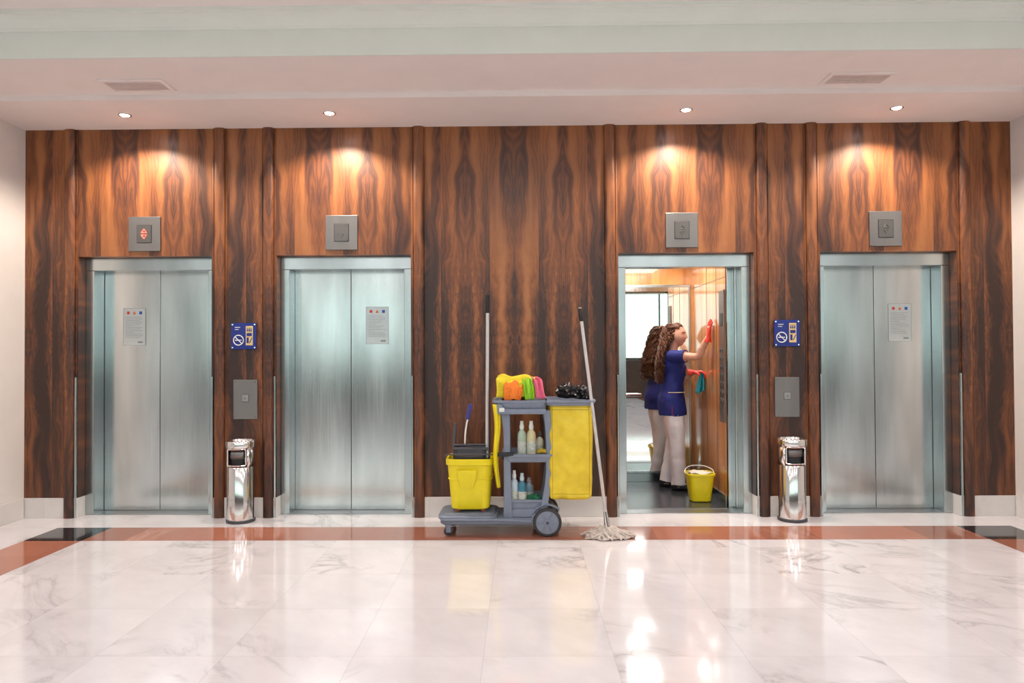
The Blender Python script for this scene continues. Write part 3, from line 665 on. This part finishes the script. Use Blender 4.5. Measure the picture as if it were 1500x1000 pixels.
if HU.z<0: HU=-HU
HC=wp(.045,0,1.555)
def G(x,s): return math.exp(-(x/s)**2)
def headf(n):
    d,s,u=n.x*.093,n.y*.073,n.z*.113
    if n.z<0:
        t=-n.z; s*=1-.34*t**1.6
        if n.x<0: d*=1-.45*t
        else: d*=1-.08*t
    if n.x>0:
        ny,nz=n.y,n.z
        nb=max(0,1-abs((nz+.10)/.38)); prof=G((nz+.20),.16)*.024+G(nz-.02,.22)*.010
        d+=prof*G(ny,.15)*(nb>0)
        for sg in(-1,1):
            d-=.010*G(ny-sg*.40,.20)*G(nz-.06,.13)
            d+=.003*G(ny-sg*.52,.2)*G(nz+.22,.18)
        d+=.004*G(nz-.25,.10)*G(ny,.55)
        d+=.006*G(nz+.47,.07)*G(ny,.30)+.005*G(nz+.56,.05)*G(ny,.26)-.004*G(nz+.66,.07)*G(ny,.3)
        d+=.009*G(nz+.86,.16)*G(ny,.35)
    return d,s,u
parts.append((*ellipsoid(HC,HD,HS,HU,72,headf),0))
for sg in(-1,1):
    ec=HC+HS*sg*.073-HD*.008-HU*.004
    parts.append((*ellipsoid(ec,HD*.018,HS*.009,HU*.030,16),0))
def remesh_join(parts,vox,name,mats,parent,smooth_it=4,wrinkle=False):
    vs=[];fs=[]
    for g in parts:
        o=len(vs); vs+=[tuple(v) for v in g[0]]; fs+=[tuple(i+o for i in f) for f in g[1]]
    me=bpy.data.meshes.new('tmp'); me.from_pydata(vs,[],fs); me.update()
    bm=bmesh.new(); bm.from_mesh(me); bmesh.ops.recalc_face_normals(bm,faces=bm.faces[:]); bm.to_mesh(me); bm.free()
    ob=bpy.data.objects.new('tmp',me); sc.collection.objects.link(ob)
    m=ob.modifiers.new('r','REMESH'); m.mode='VOXEL'; m.voxel_size=vox; m.use_smooth_shade=True
    s=ob.modifiers.new('s','SMOOTH'); s.factor=.5; s.iterations=smooth_it
    dg=bpy.context.evaluated_depsgraph_get(); nm=bpy.data.meshes.new_from_object(ob.evaluated_get(dg))
    bpy.data.objects.remove(ob)
    tot=sum(len(g[0]) for g in parts); kd=KDTree(tot); tags=[];i=0
    for g in parts:
        for v in g[0]: kd.insert(v,i); tags.append(g[2]); i+=1
    kd.balance()
    nm.materials.clear()
    for mm in mats: nm.materials.append(mm)
    for p in nm.polygons:
        p.material_index=tags[kd.find(p.center)[1]]; p.use_smooth=True
    if wrinkle:   # real cloth folds in the tunic and trousers
        nv=len(nm.vertices)
        NR=[v.normal.copy() for v in nm.vertices]; CO=[v.co.copy() for v in nm.vertices]
        tv=[-1]*nv
        for p in nm.polygons:
            mi=p.material_index
            for vi in p.vertices:
                tv[vi]=mi if tv[vi] in(-1,mi) else 99
        flat=[]
        for i in range(nv):
            c=CO[i]; t=tv[i]; k=0
            if t==1:
                k=noise.noise(V((c.x*10+c.z*6,c.y*10,c.z*13-c.x*5)))*.0075+noise.noise(V((c.x*16,c.y*16,c.z*4)))*.006*max(0,(1.15-c.z)*2.2)
            elif t==2:
                k=noise.noise(V((c.x*13,c.y*13,c.z*3.2)))*.011+noise.noise(V((c.x*9,c.y*9+c.z*5,c.z*14)))*.006
            c=c+NR[i]*k; flat+= [c.x,c.y,c.z]
        nm.vertices.foreach_set('co',flat); nm.update()
    nm.name=name; r=bpy.data.objects.new(name,nm); sc.collection.objects.link(r)
    r.parent=parent; r.matrix_parent_inverse=Matrix.Translation(parent.location).inverted()
    return r
remesh_join(parts,.005,'body',[SKIN,TUN,PAN,SHO],W,3,True)
def hand(w,f,n,right,curls,thumbcurl=.3,splay=.10):
    f=f.normalized(); n=(n-f*n.dot(f)).normalized(); s=f.cross(n) if right else n.cross(f)
    P=[]
    P.append((*loft([(w+f*t,s*a,n*b2) for t,a,b2 in catmull([(-.055,.036,.034),(-.03,.033,.031),(-.005,.028,.023),(.03,.034,.018),(.06,.040,.016),(.085,.040,.0135),(.096,.034,.009)],4)],24,2.4),0))
    for (so,L,sp),c in zip(((.030,.070,1),(.0105,.078,.3),(-.0095,.073,-.4),(-.029,.056,-1.1)),curls):
        p=w+f*.082+s*so; pts=[p]; d=(f+s*splay*sp).normalized(); a=0
        for k,seg in enumerate((.08,.42,.32,.26)):
            if k: a+=c
            dd=(d*math.cos(a)+n*math.sin(a)); p=p+dd*L*1.05*seg; pts.append(p)
        P.append((*tube(pts,[.0095,.0092,.0088,.0083,.0068],4,14),0))
    p=w+f*.022+s*.022+n*.004; d=(f*.62+s*.78+n*.15).normalized(); pts=[p]
    for k,L in enumerate((.032,.030,.024)):
        dd=(d+n*thumbcurl*k*.5+f*.25*k).normalized(); p=p+dd*L; pts.append(p)
    P.append((*tube(pts,[.015,.0125,.0105,.008],4,14),0))
    return P
ph=hand(RW,V((.10,-.02,1)),V((1,.12,-.02)),True,(.10,.07,.09,.14),.2,.14)
remesh_join(ph,.0028,'gloved_hand_right',[GLO],W,3)
pl=hand(LW,V((.85,-.45,.05)),V((-.05,0,-1)),False,(.62,.66,.66,.60),.7,.04)
remesh_join(pl,.0028,'gloved_hand_left',[GLO],W,3)
hc=LW+V((.85,-.45,0)).normalized()*.085
def clothf(u,v):
    z=hc.z+.005-.20*u; w=.022+.045*u
    return (hc.x-.005+w*(v-.5)*1.6-.012*u, hc.y-.01+.020*math.sin(v*13+u*2)*(.4+u)+.02*(v-.5)-.01*u, z-.02*math.sin(v*6))
obj('turquoise_cloth',[sheet(clothf,20,24)],[cmat('cloth_turquoise',(.02,.30,.38))],W,'sheet',solid=.005)
def fp(ny,nz,extra=0):
    nx=math.sqrt(max(0,1-ny*ny-nz*nz)); d,s,u=headf(V((nx,ny,nz))); return HC+HD*(d+extra)+HS*s+HU*u
EW=plain('eye_white',(.8,.78,.75),.2); EB=plain('iris',(.03,.015,.01),.1); BR=plain('brow_hair',(.04,.018,.010),.8); LP=plain('lips',(.50,.11,.10),.4)
g=[];g2=[];g3=[]
for sg in(-1,1):
    c=fp(sg*.38,.06,-.006)
    g.append(ellipsoid(c,HD*.0105,HS*.0135,HU*.0075,20)); g2.append(ellipsoid(c+HD*.0055,HD*.0055,HS*.0058,HU*.0062,16))
    g3.append(tube([fp(sg*.20,.24,.0015),fp(sg*.40,.30,.0015),fp(sg*.60,.25,.0015)],[.002,.0032,.0015],4,8))
    g3.append(tube([fp(sg*.24,.10,.001),fp(sg*.38,.135,.002),fp(sg*.54,.09,.001)],[.001,.0018,.001],4,8))
obj('eyes',g,[EW],W,True); obj('irises',g2,[EB],W,True); obj('eyebrows',g3,[BR],W,True)
obj('lips',[tube([fp(-.27,-.50,.0),fp(-.1,-.475,.001),fp(0,-.485,.0015),fp(.1,-.475,.001),fp(.27,-.50,.0)],[.001,.0035,.003,.0035,.001],4,10),tube([fp(-.25,-.52,.0),fp(0,-.56,.002),fp(.25,-.52,.0)],[.001,.0048,.001],5,10)],[LP],W,True)
HAIR,nt,b=newmat('curly_brown_hair'); nz=noisen(nt,objc(nt),45,3)
lnk(nt,ramp(nt,nz,[(.3,(.030,.012,.006)),(.7,(.16,.058,.026))]),b.inputs['Base Color']); b.inputs['Roughness'].default_value=.5
b.inputs['Specular IOR Level'].default_value=.35
def capf(n):
    k=1.09+noise.noise(n*5)*.05
    d,s,u=n.x*.093*k,n.y*.075*k,n.z*.115*k
    if n.x>-.15:
        lim=.55+.25*(n.x)
        if n.z<lim:
            d,s,u=d*.80,s*.80,u*.80
    if n.z<-.3: d,s=d*.85,s*.85
    return d-.004,s,u+.004
g=[ellipsoid(HC,HD,HS,HU,56,capf)]
cnt=0
while cnt<250:
    az=random.uniform(-1.9,1.9); el=random.uniform(-.25,1.3)
    nrm=V((-math.cos(az)*math.cos(el),math.sin(az)*math.cos(el),math.sin(el)))
    if nrm.x>.12 and nrm.z<.78: continue
    cnt+=1
    root=HC+HD*nrm.x*.094+HS*nrm.y*.076+HU*nrm.z*.116
    out=(HD*(nrm.x-.2)+HS*nrm.y*.9+HU*nrm.z*.4).normalized()
    side=nrm.y
    zend=random.uniform(1.06,1.32); 
    back=wp(-.120+random.uniform(-.045,.035),side*.12+random.uniform(-.05,.05),0)
    m1=root+out*random.uniform(.014,.040)-HD*(.012+.05*max(0,nrm.z))+V((0,0,-.03)); 
    m2=V((lerp(m1.x,back.x,.6),lerp(m1.y,back.y,.55),lerp(m1.z,1.40,.75)))
    m3=V((back.x,back.y,min(1.30,zend+.10))); m4=V((back.x+random.uniform(-.01,.01),back.y,zend))
    rows=catmull([tuple(root),tuple(m1),tuple(m2),tuple(m3),tuple(m4)],12)
    ph=random.uniform(0,6.28); fr=random.uniform(.65,.9); ra=random.uniform(.009,.018); pts=[];rr=[]
    for j,q in enumerate(rows):
        t=j/(len(rows)-1); a=ph+j*fr; k=ra*min(1,t*4)
        pts.append(V(q)+V((math.cos(a)*k,math.sin(a)*k,math.sin(a*.5)*k*.3))); rr.append(.0056*(1-.55*t))
    g.append(tube(pts,rr,1,5))
for i in range(34):
    sy=random.uniform(-.98,.98); r0=HC+HD*.093*.50+HS*.076*sy*.75+HU*.113*(.86-.25*abs(sy))
    r1=HC-HD*.005+HS*.082*sy+HU*.127*(1-.35*abs(sy)); r2=HC-HD*.075+HS*.078*sy+HU*.07; r3=HC-HD*.11+HS*.07*sy-HU*.05
    rows=catmull([tuple(r0),tuple(r1),tuple(r2),tuple(r3)],8); ph=random.uniform(0,6)
    pts=[V(q)+V((math.cos(ph+j*.8),math.sin(ph+j*.8),math.cos(ph+j*.8)))*.003 for j,q in enumerate(rows)]
    g.append(tube(pts,.0055,1,5))
obj('hair',g,[HAIR],W,True)
TR=plain('tunic_trim',(.75,.62,.42),.8)
obj('pocket_trim',[tube([wp(.112,.085,.985),wp(.05,.150,.985),wp(-.05,.160,.985)],.004,4,6)],[TR],W,True)
obj('side_vent_trim',[tube([wp(-.01,.194,.76),wp(-.012,.190,.85)],.003,1,6)],[plain('trim_red',(.5,.03,.03),.8)],W,True)
# ------------------------------------------------------------------ world
w=bpy.data.worlds.new('world'); sc.world=w; w.use_nodes=True
w.node_tree.nodes['Background'].inputs[0].default_value=(.9,.9,1,1); w.node_tree.nodes['Background'].inputs[1].default_value=.05
sc.view_settings.view_transform='Standard'
sc.view_settings.look='None'
